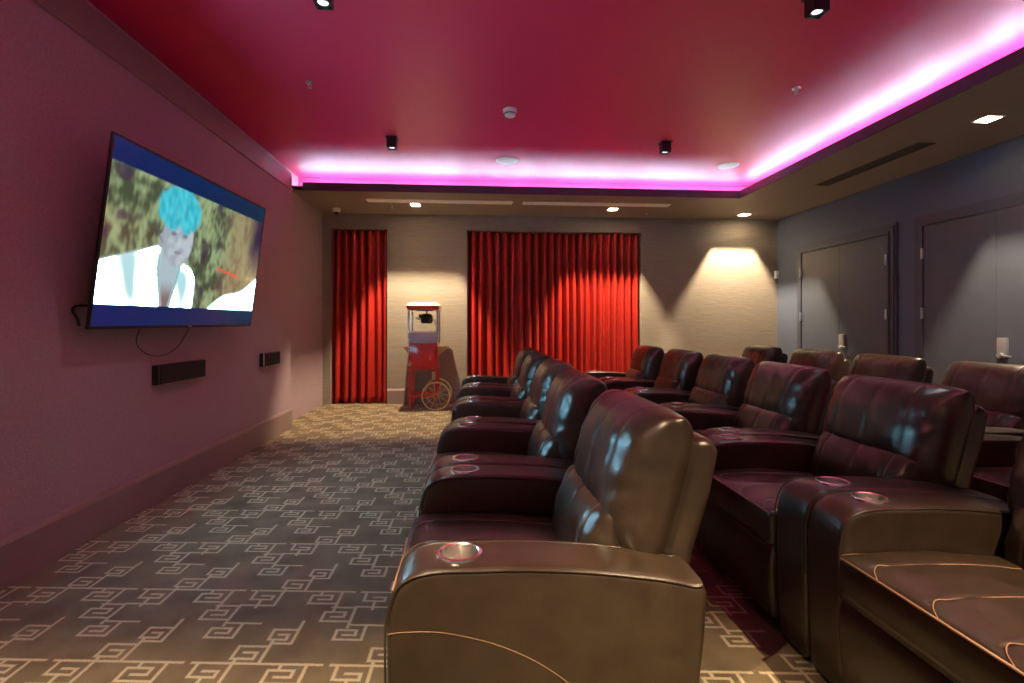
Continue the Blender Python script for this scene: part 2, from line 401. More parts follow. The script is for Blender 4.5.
# ------------------------------------------------------------------ downlights and fittings
places = ['above the popcorn cart', 'above the wide red curtains', 'in the back right corner of the room', 'beside the dark air vent over the doors', 'behind the camera on the left', 'behind the camera in the middle', 'behind the camera on the right']
for (x, y, w), pl in zip(DL, places):
    t = thing('downlight', 'small square recessed downlight in the lowered ceiling '+pl, 'ceiling light', (x, y, ZS), 'square recessed downlights')
    a = A_; h = .105
    bm = bmesh.new()
    for s in ((-a-.004, -a, -a, a), (a, a+.004, -a, a), (-a, a, -a-.004, -a), (-a, a, a, a+.004)): box(bm, *s, 0, h)
    box(bm, -a-.004, a+.004, -a-.004, a+.004, h, h+.004)
    link('housing', bm, 'housing', t)
    bm = bmesh.new()
    r = a+.016
    for s in ((-r, -a, -r, r), (a, r, -r, r), (-a, a, -r, -a), (-a, a, a, r)): box(bm, *s, -.004, .0)
    link('trim_ring', bm, 'white', t)
    bm = bmesh.new(); lathe(bm, [(0, h-.006), (.022, h-.006), (.026, h-.001), (0, h-.001)], 20)
    link('lamp', bm, 'lens', t, smooth=40)
    ld = bpy.data.lights.new('downlight_beam', 'SPOT'); ld.energy = w; ld.color = WARM; ld.spot_size = math.radians(150); ld.spot_blend = .3; ld.shadow_soft_size = .008
    lo = bpy.data.objects.new('downlight_beam', ld); C.objects.link(lo); lo.parent = t; lo.location = (0, 0, h-.012)

SP = [(-.83, 5.23, 'far left one of the black ceiling spots'), (1.965, 5.16, 'far right one of the black ceiling spots'), (-0.839, 2.913, 'near left one of the black ceiling spots'), (1.952, 2.791, 'near right one of the black ceiling spots')]
for x, y, lb in SP:
    t = thing('ceiling_spotlight', lb+', a small cube under the red ceiling', 'spotlight', (x, y, ZC), 'black cube spotlights on the red ceiling')
    r = .045; hh = .11
    bm = bmesh.new()
    for s in ((-r, -r+.006, -r, r), (r-.006, r, -r, r), (-r, r, -r, -r+.006), (-r, r, r-.006, r)): box(bm, *s, -hh, -.004)
    box(bm, -r-.012, r+.012, -r-.012, r+.012, -.010, -.0005)
    # square bottom plate with a round opening
    n = 24; outer = []; inner = []
    for k in range(n):
        an = 2*PI*(k+.5)/n; c, s_ = math.cos(an), math.sin(an); q = (r-.006)/max(abs(c), abs(s_))
        outer.append(bm.verts.new((c*q, s_*q, -hh+.008))); inner.append(bm.verts.new((c*.033, s_*.033, -hh+.008)))
    for k in range(n): bm.faces.new((outer[k], outer[(k+1)%n], inner[(k+1)%n], inner[k]))
    link('housing', bm, 'black', t)
    bm = bmesh.new(); lathe(bm, [(0,-hh+.013),(.028,-hh+.013),(.035,-hh+.03),(0,-hh+.03)], 20)
    link('lens', bm, 'spotlens', t, smooth=40)
    ld = bpy.data.lights.new('spot_beam', 'SPOT'); ld.energy = SPOT_W; ld.color = (.85,.92,1); ld.spot_size = math.radians(84); ld.spot_blend = .9; ld.shadow_soft_size = .02
    lo = bpy.data.objects.new('spot_beam', ld); C.objects.link(lo); lo.parent = t; lo.location = (0, 0, -hh-.002)
for x, y, lb in ((.371, 5.85, 'left, nearer the middle of the room'), (2.98, 5.84, 'right, near the corner of the glowing cove')):
    t = thing('ceiling_speaker', 'round white flush ceiling speaker on the '+lb, 'speaker', (x, y, ZC), 'round white ceiling speakers')
    bm = bmesh.new(); lathe(bm, [(.112,-.0005),(.128,-.0005),(.128,-.004),(.122,-.008),(.112,-.008)], 36); link('rim', bm, 'white', t, smooth=40)
    bm = bmesh.new(); lathe(bm, [(0,-.001),(.112,-.001),(.112,-.005),(0,-.006)], 36); link('grille', bm, mat('white_grille', (.68,.66,.67), .6, bump=.4, bscale=600), t)
t = thing('smoke_detector', 'white dome smoke detector in the middle of the red ceiling', 'smoke detector', (.31, 4.47, ZC))
bm = bmesh.new(); lathe(bm, [(0,-.0005),(.062,-.0005),(.062,-.022),(.056,-.028),(0,-.028)], 28); link('base', bm, 'white', t, smooth=40)
bm = bmesh.new(); lathe(bm, [(0,-.028),(.05,-.029),(.048,-.052),(.038,-.062),(0,-.065)], 28); h_ = link('cap', bm, 'white', t, smooth=40)
bm = bmesh.new()
for k in range(12):
    an = 2*PI*k/12; bx = B(.0495, .0515, -.009, .009, -.046, -.036); bmesh.ops.rotate(bx, cent=(0,0,0), matrix=Matrix.Rotation(an, 3, 'Z'), verts=bx.verts)
    me = bpy.data.meshes.new('t'); bx.to_mesh(me); bx.free(); bm.from_mesh(me); bpy.data.meshes.remove(me)
link('vent_slots', bm, 'black', h_)
def sprinkler(x, y, z, lb):
    t = thing('sprinkler_head', lb, 'sprinkler', (x, y, z), 'ceiling sprinkler heads')
    bm = bmesh.new(); lathe(bm, [(0,-.0005),(.034,-.0005),(.032,-.006),(.012,-.008),(0,-.008)], 22); link('escutcheon', bm, 'chrome', t, smooth=30)
    bm = bmesh.new(); lathe(bm, [(0,-.008),(.009,-.008),(.008,-.022),(.004,-.024),(0,-.024)], 12)
    for s in (-1, 1): tube(bm, [(s*.008,0,-.016),(s*.013,0,-.028),(s*.006,0,-.044)], .002, 6)
    link('frame', bm, 'steel', t, smooth=40)
    bm = bmesh.new(); lathe(bm, [(0,-.044),(.015,-.044),(.015,-.046),(0,-.046)], 12); link('deflector', bm, 'steel', t)
sprinkler(-1.275, 4.08, ZC, 'small chrome sprinkler head at the left of the red ceiling')
sprinkler(2.555, 3.90, ZC, 'small chrome sprinkler head at the right of the red ceiling')
sprinkler(-1.13, 7.15, ZS, 'tiny sprinkler head in the lowered ceiling left of the popcorn cart light')
sprinkler(2.50, 7.30, ZS, 'tiny sprinkler head in the lowered ceiling right of the wide curtains')
t = thing('dome_camera', 'white dome camera under the lowered ceiling in the back left corner', 'security camera', (-1.95, 7.42, ZS))
bm = bmesh.new(); lathe(bm, [(0,-.0005),(.055,-.0005),(.055,-.04),(.045,-.055),(0,-.055)], 26); link('body', bm, 'white', t, smooth=40)
bm = bmesh.new(); lathe(bm, [(.036,-.053),(.035,-.066),(.026,-.082),(.012,-.09),(0,-.091)][::-1]+[(0,-.053)], 22); link('dome', bm, 'black', t, smooth=60)
for x0, x1, lb in ((-1.42, .51, 'left one of the two long white slot diffusers above the back wall'), (.65, 2.68, 'right one of the two long white slot diffusers above the back wall')):
    t = thing('slot_diffuser', lb, 'air diffuser', ((x0+x1)/2, 6.885, ZS), 'long white ceiling slot diffusers'); w = (x1-x0)/2
    bm = bmesh.new(); box(bm, -w, w, -.075, -.058, -.012, -.0005); box(bm, -w, w, .058, .075, -.012, -.0005); box(bm, -w, -w+.017, -.058, .058, -.012, -.0005); box(bm, w-.017, w, -.058, .058, -.012, -.0005)
    link('frame', bm, 'white', t); link('blade', B(-w+.015, w-.015, -.054, .054, -.010, -.0005), 'slot', t)
t = thing('air_vent', 'long dark linear air vent in the lowered ceiling over the double doors', 'air vent', (4.10, 5.07, ZS))
bm = bmesh.new(); box(bm, -.075, .075, -.70, .70, -.004, -.0005); link('backing', bm, 'black', t)
bm = bmesh.new()
for k in range(7): box(bm, -.07+k*.0222, -.064+k*.0222, -.69, .69, -.010, -.004)
link('louvre_blades', bm, 'vent', t)
bm = bmesh.new(); box(bm, -.085, -.075, -.71, .71, -.007, -.0005); box(bm, .075, .085, -.71, .71, -.007, -.0005); box(bm, -.075, .075, -.71, -.70, -.007, -.0005); box(bm, -.075, .075, .70, .71, -.007, -.0005)
link('frame', bm, 'vent', t)
t = thing('motion_sensor', 'small white sensor box high in the back right corner', 'sensor', (4.735, 7.72, 1.97), rz=0)
link('body', B(-.03, .03, -.029, .029, -.06, .06, bev=.012), 'white', t, smooth=40)
link('lens', B(-.02, .02, -.034, -.028, -.045, .0, bev=.003), mat('frosted_lens', (.6,.6,.62), .2), t)

# ------------------------------------------------------------------ television
TVW = 1.8; TVH = TVW*.5625+.012
tv = thing('television', 'large flat television tilted down on the left wall showing a film', 'television', (-1.888, 3.671, 1.664))
yaw, tilt, roll = .025, .132, .008
r_ = Vector((math.sin(yaw), math.cos(yaw), 0)); n0 = Vector((math.cos(yaw), -math.sin(yaw), 0)); up = Vector((0,0,1))*math.cos(tilt)+n0*math.sin(tilt)
r2 = r_*math.cos(roll)+up*math.sin(roll); u2 = up*math.cos(roll)-r_*math.sin(roll); nn = r2.cross(u2)
tv.rotation_euler = Matrix((r2, u2, nn)).transposed().to_euler()       # local x = width, y = up, z = out of the screen
bz = .013
bm = bmesh.new()
box(bm, -TVW/2, TVW/2, -TVH/2, TVH/2, -.014, -.004, bev=.002)
link('casing', bm, 'black', tv, smooth=30)
bm = bmesh.new()
for s in ((-TVW/2, -TVW/2+bz, -TVH/2, TVH/2), (TVW/2-bz, TVW/2, -TVH/2, TVH/2), (-TVW/2+bz, TVW/2-bz, -TVH/2, -TVH/2+bz+.004), (-TVW/2+bz, TVW/2-bz, TVH/2-bz, TVH/2)): box(bm, *s, -.004, .002)
link('bezel', bm, 'black', tv)
link('back_housing', B(-.62, .62, -.40, .30, -.062, -.0135, bev=.008), 'black', tv, smooth=30)
def sst(a, b, x):
    t = max(0, min(1, (x-a)/(b-a))); return t*t*(3-2*t)
def mixc(a, b, t): return tuple(p*(1-t)+q*t for p, q in zip(a, b))
def picture(u, d):            # u across 0..1, d down 0..1
    if d < .125 or d > .875: 
        return (.001, .014+.010*u, .06+.04*(1-u))
    n1 = noise.noise(Vector((u*26, d*10, 1.5))); n2 = noise.noise(Vector((u*60, d*20, 6.1))); n3 = noise.noise(Vector((u*7, d*4, 9)))
    c = mixc((.06,.08,.045), (.30,.39,.20), sst(-.45, .5, n1*.7+n2*.5+n3*.3))
    c = mixc(c, (.05,.03,.06), sst(.15, .5, noise.noise(Vector((u*14, d*9, 22))))*.8)
    c = mixc(c, (.32,.22,.12), sst(.62, .78, u)*.6)
    c = mixc(c, (.03,.015,.05), sst(.86, .96, u+.03*n1)*sst(.62, .42, d))
    c = mixc(c, (.75,.12,.06), sst(.016, .006, abs(d-.60-(u-.74)*.2))*sst(.62,.66,u)*sst(.85,.8,u)*.8)
    # foreground shoulder at the right
    e = .63+(.98-u)*.62
    c = mixc(c, (.62,.85,.86), sst(-.012, .012, d-e+.02*math.sin(u*20))*sst(.52,.56,u))
    # body in a pale jacket
    top = .65-.56*u if u < .25 else (.51+(u-.25)*.5 if u < .42 else .595+((u-.42)/.075)**2*.10)
    inb = sst(-.012, .012, d-top)*sst(.505, .485, u)
    jc = mixc((.42,.72,.76), (.86,.95,.93), sst(-.5,.4,noise.noise(Vector((u*11, d*2.6, 3)))+.3*(.25-abs(u-.12))))
    c = mixc(c, jc, inb)
    # open collar, neck
    ne = sst(.012, -.012, abs(u-.325)-(.055+ (0 if d < .66 else -(d-.66)*.16)))*sst(.50,.54,d)
    c = mixc(c, mixc((.40,.50,.55), (.22,.16,.15), sst(.70,.84,d)), ne)
    c = mixc(c, (.12,.35,.38), sst(.010,.002,abs(abs(u-.325)-(.06+ (0 if d<.64 else -(d-.64)*.14))))*sst(.55,.58,d)*.6)
    # head
    hx, hd = (u-.358)/.092, (d-.435)/.185
    rr = math.hypot(hx, hd); f = sst(1.06, .92, rr)
    fc = mixc((.34,.40,.46), (.46,.53,.57), sst(-.4,.4,noise.noise(Vector((u*30,d*18,5)))+.4*hx))
    for ex in (-.32, .42): fc = mixc(fc, (.10,.13,.17), .75*sst(1.1, .5, math.hypot((hx-ex)/.2, (hd+.12)/.10)))
    for ex in (-.32, .42): fc = mixc(fc, (.16,.18,.2), .6*sst(1.1, .5, math.hypot((hx-ex)/.28, (hd+.30)/.05)))
    fc = mixc(fc, (.62,.68,.70), .5*sst(1.1,.3, math.hypot((hx-.07)/.10, (hd-.1)/.28)))
    fc = mixc(fc, (.25,.14,.17), .7*sst(1.1,.5, math.hypot((hx-.06)/.30, (hd-.50)/.06)))
    c = mixc(c, fc, f)
    ear = sst(1.1, .8, math.hypot((u-.264)/.014, (d-.47)/.045)); c = mixc(c, (.34,.36,.40), ear)
    hr = math.hypot((u-.355)/.128, (d-.262)/.150); hb = sst(1.08, .90, hr+.10*n2)*sst(.40, .33, d-.12*abs(u-.355)/.1)
    c = mixc(c, mixc((.03,.42,.55), (.08,.60,.70), sst(-.6,.6,noise.noise(Vector((u*50,d*16,8))))), hb)
    c = mixc(c, (.10,.12,.16), sst(.006,.001,abs((u-.24)*.9-(d-.42)*.45))*sst(.36,.37,d)*sst(.49,.48,d)*.7)
    return c
nx, ny = 200, 112
sw, shh = TVW-2*bz, TVH-2*bz-.004
me = bpy.data.meshes.new('screen')
vs = [(-sw/2+sw*i/nx, -TVH/2+bz+.004+shh*j/ny, 0) for j in range(ny+1) for i in range(nx+1)]
fs = [(j*(nx+1)+i, j*(nx+1)+i+1, (j+1)*(nx+1)+i+1, (j+1)*(nx+1)+i) for j in range(ny) for i in range(nx)]
me.from_pydata(vs, [], fs)
ca = me.color_attributes.new('picture', 'FLOAT_COLOR', 'POINT')
flat = []
for j in range(ny+1):
    for i in range(nx+1):
        q = [max(0, v) for v in picture(i/nx, 1-j/ny)]; g = sst(.68, .90, (q[0]+q[1]+q[2])/3); flat += [q[0]*(1+30*g), q[1]*(1+58*g), q[2]*(1+80*g), 1]
ca.data.foreach_set('color', flat)
sm = mat('screen_picture', (.01,.01,.012), .12); nt = sm.node_tree; at = nt.nodes.new('ShaderNodeVertexColor'); at.layer_name = 'picture'
nt.links.new(at.outputs[0], nt.nodes['Principled BSDF'].inputs['Emission Color']); nt.nodes['Principled BSDF'].inputs['Emission Strength'].default_value = TV_E
me.materials.append(sm); so = bpy.data.objects.new('screen', me); C.objects.link(so); so.parent = tv
link('badge', B(-.02, .02, -TVH/2+.004, -TVH/2+.012, .002, .003), 'steel', tv)
bm = bmesh.new(); box(bm, -.22, .22, -.18, .14, -.115, -.062); link('wall_bracket', bm, 'black', tv)
c1 = smoothpath([(-2.05, 3.02, 1.272), (-2.085, 2.87, 1.275), (-2.09, 2.83, 1.25), (-2.09, 2.86, 1.21), (-2.09, 2.875, 1.17)], 8)
tag(link('power_cable', tube(bmesh.new(), c1, .007), 'black', smooth='all'), 'black cable curling out from behind the left edge of the television', 'cable')
c2 = smoothpath([(-2.03, 3.28, 1.17), (-2.08, 3.32, 1.06), (-2.09, 3.45, .985), (-2.09, 3.62, .97), (-2.085, 3.78, 1.03), (-2.04, 3.85, 1.17)], 8)
tag(link('hanging_cable', tube(bmesh.new(), c2, .003), 'black', smooth='all'), 'thin dark cable looping down below the television', 'cable')

# wall speakers under the television
for y0, y1, z0, z1_, lb in ((3.50, 4.09, .78, .91, 'middle one of the three slim black speakers, under the television'), (5.18, 5.60, .765, .895, 'slim black speaker furthest right on the left wall, with a bright left edge'), (1.95, 2.28, .765, .895, 'black wall speaker cut off by the left edge of the photo')):
    t = thing('wall_speaker', lb, 'speaker', (XL, (y0+y1)/2, (z0+z1_)/2), 'slim black speakers on the left wall'); w = (y1-y0)/2; h = (z1_-z0)/2
    link('cabinet', B(.0005, .035, -w, w, -h, h, bev=.003), 'black', t, smooth=30)
    link('grille', B(.035, .045, -w+.022, w-.003, -h+.003, h-.003, bev=.003), 'blackgrille', t)
    link('end_strip', B(.035, .042, -w, -w+.018, -h, h, bev=.002), 'steel' if y0 > 5 else 'black', t)

# ------------------------------------------------------------------ popcorn cart
PX, PY = -.705, 7.32
pc = thing('popcorn_cart', 'red popcorn cart with glass case, side shelves and two spoked wheels', 'popcorn cart', (PX, PY, 0))
def pl(name, bm, m, par=pc, **k): return link(name, bm, m, par, **k)
w, d = .195, .21
pl('cabinet', B(-w, w, -d, d, .56, .90, bev=.008), 'redmetal', smooth=30)
dr = pl('cabinet_door', B(-w+.02, w-.03, -d-.014, -d, .585, .86, bev=.006), 'redmetal', smooth=30)
for zz in (.62, .79): pl('hinge', B(-w+.015, -w+.035, -d-.02, -d-.012, zz, zz+.05), 'steel', dr)
pl('handle', tube(bmesh.new(), smoothpath([(.10,-d-.014,.69),(.10,-d-.035,.71),(.10,-d-.035,.76),(.10,-d-.014,.78)], 5), .006), 'chrome', dr, smooth='all')
pl('tray', B(-w, w, -d, d, .90, .925, bev=.004), 'redmetal')
# case floor pan: sloped steel front
bm = bmesh.new(); prof = [(-d+.01,.925),(-d+.01,.95),(-d+.03,1.07),(d-.01,1.09),(d-.01,.925)]
v = [[bm.verts.new((x, y, z)) for y, z in prof] for x in (-w+.006, w-.006)]
for i in range(5): bm.faces.new((v[0][i], v[0][(i+1)%5], v[1][(i+1)%5], v[1][i]))
bm.faces.new(v[0]); bm.faces.new(v[1]); pl('popcorn_pan', bm, mat('dull_grey_steel', (.42,.43,.45), .4, metal=.25))
for sx in (-1, 1):
    for sy in (-1, 1): pl('corner_post', B(sx*w-.014, sx*w+.014, sy*d-.014, sy*d+.014, .925, 1.39, bev=.003), 'chrome')
pl('glass_pane', B(-w+.012, w-.012, -d-.002, -d+.002, 1.08, 1.385), 'pop_glass')
for sx in (-1, 1): pl('glass_pane', B(sx*w-.002, sx*w+.002, -d+.012, d-.012, 1.1, 1.385), 'pop_glass')
# kettle on its hanger
bm = bmesh.new(); lathe(bm, [(0,1.20),(.07,1.20),(.085,1.22),(.085,1.31),(.05,1.335),(0,1.335)], 22, (.03,0,0)); box(bm, -.08, -.02, -.03, .03, 1.27, 1.33, bev=.004)
tube(bm, [(-.06,0,1.25),(-.12,-.02,1.28)], .008); tube(bm, [(.10,0,1.26),(.15,0,1.24),(.155,0,1.17)], .008)
kt = pl('kettle', bm, 'black', smooth=40); 
bm = bmesh.new(); tube(bm, [(.03,0,1.33),(.03,0,1.40)], .012); box(bm, -.12, .12, -.05, .05, 1.375, 1.40); pl('hanger', bm, 'black', kt)
# roof: red fascia flaring under a cream top
bm = bmesh.new(); sec = [(w+.012, d+.012, 1.385),(w+.022, d+.022, 1.40),(w+.03, d+.03, 1.435),(w+.03,d+.03,1.44)]
rg = [[bm.verts.new((sx*a, sy*b, z)) for sx, sy in ((-1,-1),(1,-1),(1,1),(-1,1))] for a, b, z in sec]
for a, b in zip(rg, rg[1:]):
    for i in range(4): bm.faces.new((a[i], a[(i+1)%4], b[(i+1)%4], b[i]))
bm.faces.new(rg[0]); bm.faces.new(rg[-1]); rf = pl('roof', bm, 'redmetal')
bm = bmesh.new(); sec = [(w+.034, d+.034, 1.44),(w+.03, d+.03, 1.452),(w-.01, d-.01, 1.485),(w-.04,d-.04,1.49)]
rg = [[bm.verts.new((sx*a, sy*b, z)) for sx, sy in ((-1,-1),(1,-1),(1,1),(-1,1))] for a, b, z in sec]
for a, b in zip(rg, rg[1:]):
    for i in range(4): bm.faces.new((a[i], a[(i+1)%4], b[(i+1)%4], b[i]))
bm.faces.new(rg[0]); bm.faces.new(rg[-1]); pl('roof_top', bm, 'cream', rf)
for k in range(9): pl('bulb', lathe(bmesh.new(), [(0,-.006),(.006,-.005),(.006,.0),(0,.0)], 8, (-.16+k*.04, -d-.025, 1.415), 'y'), 'cream', rf)
# legs, rails, wheels
for sx in (-1, 1):
    for sy in (-1, 1):
        zb = .0 if sx < 0 else .19
        pl('leg', B(sx*(w-.014)-.014, sx*(w-.014)+.014, sy*(d-.014)-.014, sy*(d-.014)+.014, zb, .56, bev=.003), 'redmetal')
bm = bmesh.new()
for sy in (-1, 1): box(bm, -w+.0, w, sy*(d-.014)-.008, sy*(d-.014)+.008, .185, .215)
for sx in (-1, 1): box(bm, sx*(w-.014)-.008, sx*(w-.014)+.008, -d, d, .185, .215)
pl('rail', bm, 'redmetal')
pl('axle', tube(bmesh.new(), [(w-.02,-d-.045,.20),(w-.02,d+.045,.20)], .009), 'steel')
for sy in (-1, 1):
    cx, cy, cz = w-.02, sy*(d+.025), .20
    bm = bmesh.new(); tube(bm, [(cx+.188*math.cos(2*PI*k/40), cy, cz+.188*math.sin(2*PI*k/40)) for k in range(40)], .0105, 8, closed=True)
    wh = pl('wheel', bm, 'gold', smooth='all')
    bm = bmesh.new()
    for k in range(12):
        a = 2*PI*k/12+.13; tube(bm, [(cx+.02*math.cos(a), cy, cz+.02*math.sin(a)), (cx+.185*math.cos(a), cy, cz+.185*math.sin(a))], .0035, 6)
    pl('spokes', bm, 'gold', wh)
    bm = bmesh.new(); lathe(bm, [(0,-.028),(.014,-.026),(.024,-.012),(.024,.012),(.014,.026),(0,.028)], 14, (cx,cy,cz), 'y'); pl('hub', bm, 'redmetal' if sy<0 else 'gold', wh, smooth=40)
for sx in (-1, 1):
    bm = bmesh.new(); L0 = .085 if sx < 0 else .16
    for k in range(5): box(bm, min(sx*w, sx*(w+L0)), max(sx*w, sx*(w+L0)), -.15+k*.062, -.15+k*.062+.05, .86, .872)
    for yy in (-.15, .13):
        f = [[bm.verts.new(q) for q in ((sx*w,y_,.75),(sx*(w+L0-.01),y_,.86),(sx*w,y_,.86))] for y_ in (yy, yy+.012)]
        bm.faces.new(f[0]); bm.faces.new(f[1])
        for k in range(3): bm.faces.new((f[0][k], f[0][(k+1)%3], f[1][(k+1)%3], f[1][k]))
    pl('side_shelf', bm, 'gold')
t = thing('wall_outlet', 'small white wall socket behind the popcorn cart', 'socket', (-.60, YB, .42))
link('plate', B(-.038, .038, -.007, -.0005, -.058, .058, bev=.002), 'white', t)
for zz in (.012, -.04): link('socket', B(-.017, .017, -.0095, -.007, zz, zz+.028, bev=.001), 'cream', t)

# ------------------------------------------------------------------ recliners
def interp_profile(pts, n=5):
    return [(p.x, p.y) for p in smoothpath([(a, b, 0) for a, b in pts], n)]
def arm_profile():
    top = interp_profile([(-.165,.30),(-.166,.46),(-.160,.525),(-.140,.577),(-.10,.603),(-.045,.612),(.04,.612),(.16,.610),(.32,.598),(.48,.576),(.565,.557)], 5)
    back = [(.585,.55),(.596,.525),(.59,.42),(.572,.25),(.555,.03)]
    top = [(x, z-.008 if z > .5 else z) for x, z in top]
    return top+back+[(.2,.03),(-.15,.03),(-.158,.12)]
def build_arm(par, sy):
    hw = .085; ys, ins = rounded_sections(hw, .020, 5, 8)
    crown = lambda x, y, z: .004*(1-(y/hw)**2) if z > .5 else 0
    bm = loft(bmesh.new(), arm_profile(), ys, ins, crown)
    bmesh.ops.recalc_face_normals(bm, faces=bm.faces)
    me = bpy.data.meshes.new('a'); bm.to_mesh(me); bm.free(); o = bpy.data.objects.new('a', me); C.objects.link(o)
    cb = bmesh.new(); lathe(cb, [(.047,.527),(.047,.70)], 32); bmesh.ops.recalc_face_normals(cb, faces=cb.faces)
    cm = bpy.data.meshes.new('c'); cb.to_mesh(cm); cb.free(); co = bpy.data.objects.new('c', cm); C.objects.link(co)
    md = o.modifiers.new('b', 'BOOLEAN'); md.operation = 'DIFFERENCE'; md.object = co; md.solver = 'EXACT'
    dg = bpy.context.evaluated_depsgraph_get(); me2 = bpy.data.meshes.new_from_object(o.evaluated_get(dg))
    bpy.data.objects.remove(o); bpy.data.objects.remove(co)
    me2.materials.clear(); me2.materials.append(M['leather'])
    me2.polygons.foreach_set('use_smooth', [True]*len(me2.polygons)); me2.set_sharp_from_angle(angle=math.radians(42))
    arm = bpy.data.objects.new('armrest', me2); C.objects.link(arm); arm.parent = par; arm.location = (0, sy, 0)
    bm = bmesh.new()
    tp = [p for p in arm_profile() if p[1] > .1][:-1]
    for s in (-1, 1):
        pts = [(x*.994-(.004 if x < -.1 else 0)+ (.001 if x < -.1 else 0), s*(hw-.0035), z-.004) for x, z in tp[:-3] if z > .31]
        tube(bm, smoothpath(pts, 2), .0028, 6)
    link('piping', bm, 'leather', arm, smooth='all')['label'] = 'raised leather piping along the armrest edges'
    bm = bmesh.new()
    for s in (-1, 1):
        pts = [(-.163,s*hw,.465),(-.12,s*hw,.468),(-.03,s*hw,.462),(.10,s*hw,.425),(.22,s*hw,.36),(.33,s*hw,.26),(.42,s*hw,.12),(.45,s*hw,.04)]
        tube(bm, smoothpath(pts, 6), .0017, 5)
    link('seam', bm, 'thread_dark', arm, smooth='all')['label'] = 'curved tan stitched seam on the armrest side'
    bm = bmesh.new()
    prof = [(r_c, z_c-.0205) for r_c, z_c in [(0,.556),(.040,.556),(.0455,.562),(.0455,.632),(.048,.6345),(.0555,.6335),(.0565,.630),(.0565,.627),(.047,.6265),(.0465,.553),(0,.553)]]
    rings = []; seg = 32
    for r, z in prof: rings.append([bm.verts.new((r*math.cos(2*PI*i/seg), r*math.sin(2*PI*i/seg), z)) for i in range(seg)] if r else [bm.verts.new((0,0,z))])
    for a, b in zip(rings, rings[1:]):
        for i in range(seg):
            f = [a[i%len(a)], a[(i+1)%len(a)], b[(i+1)%len(b)], b[i%len(b)]]; g = []
            [g.append(q) for q in f if q not in g]
            bm.faces.new(g)
    link('cup_holder', bm, 'chrome', arm, smooth=40)['label'] = 'shiny steel cup holder sunk in the armrest'
    return arm
SEAMS = (-.185, -.01, .175)
def pillow(name, par, w, h, t, loc, ang, seed, seams=SEAMS, pw=5, flatback=.35):
    """puffed cushion: local y across, z up, -x front"""
    nu, nv = 64, 36; bm = bmesh.new(); F = {}; K = {}
    def shape(a, p): return max(0, 1-abs(a)**p)
    for i in range(nu+1):
        for j in range(nv+1):
            a = math.sin((i/nu*2-1)*PI/2); b = math.sin((j/nv*2-1)*PI/2)
            y = a*w/2; z = b*h/2
            # rounded corners
            cr = 1-.045*(abs(a)**6)*(abs(b)**6)
            prof = (shape(a, pw)**.42)*(shape(b, 3.0)**.45)
            g = sum(math.exp(-((y-s)/.006)**2) for s in seams)
            wr = noise.noise(Vector((y*9+seed, z*14, seed*2.1)))*.005 + noise.noise(Vector((y*30, z*24+seed, 3)))*.0025*(abs(a)+abs(b))
            wr += .008*math.sin(z*70+6*noise.noise(Vector((y*6, z*5, seed))))*abs(a)**5 + .004*math.sin(y*90+5*noise.noise(Vector((y*5, z*6, seed+4))))*max(0, -b)**3
            x = -t*.62*prof - wr*prof + .0075*g*prof
            xb = t*flatback*(shape(a, 8)**.5)*(shape(b, 6)**.5)
            edge = i in (0, nu) or j in (0, nv)
            F[i, j] = bm.verts.new((x, y*cr, z*cr)); K[i, j] = F[i, j] if edge else bm.verts.new((xb, y*cr, z*cr))
    for i in range(nu):
        for j in range(nv):
            bm.faces.new((F[i,j], F[i+1,j], F[i+1,j+1], F[i,j+1]))
            bm.faces.new((K[i,j], K[i,j+1], K[i+1,j+1], K[i+1,j]))
    bmesh.ops.rotate(bm, cent=(0,0,0), matrix=Matrix.Rotation(ang, 3, 'Y'), verts=bm.verts)
    bmesh.ops.translate(bm, vec=loc, verts=bm.verts)
    o = link(name, bm, 'leather', par, smooth='all')
    # seam threads following the front
    def front(y, z):
        a = y/(w/2); b = z/(h/2); prof = (shape(a, pw)**.42)*(shape(b, 3.0)**.45)
        return -t*.62*prof + .0055*prof
    for s in seams:
        bm = bmesh.new()
        pts = [(front(s, h/2*math.sin(k/20*PI/2))-.0006, s, h/2*math.sin(k/20*PI/2)) for k in range(-19, 20)]
        tube(bm, pts, .0013, 5)
        bmesh.ops.rotate(bm, cent=(0,0,0), matrix=Matrix.Rotation(ang, 3, 'Y'), verts=bm.verts); bmesh.ops.translate(bm, vec=loc, verts=bm.verts)
        link('seam', bm, 'thread_dark', o, smooth='all')
    return o
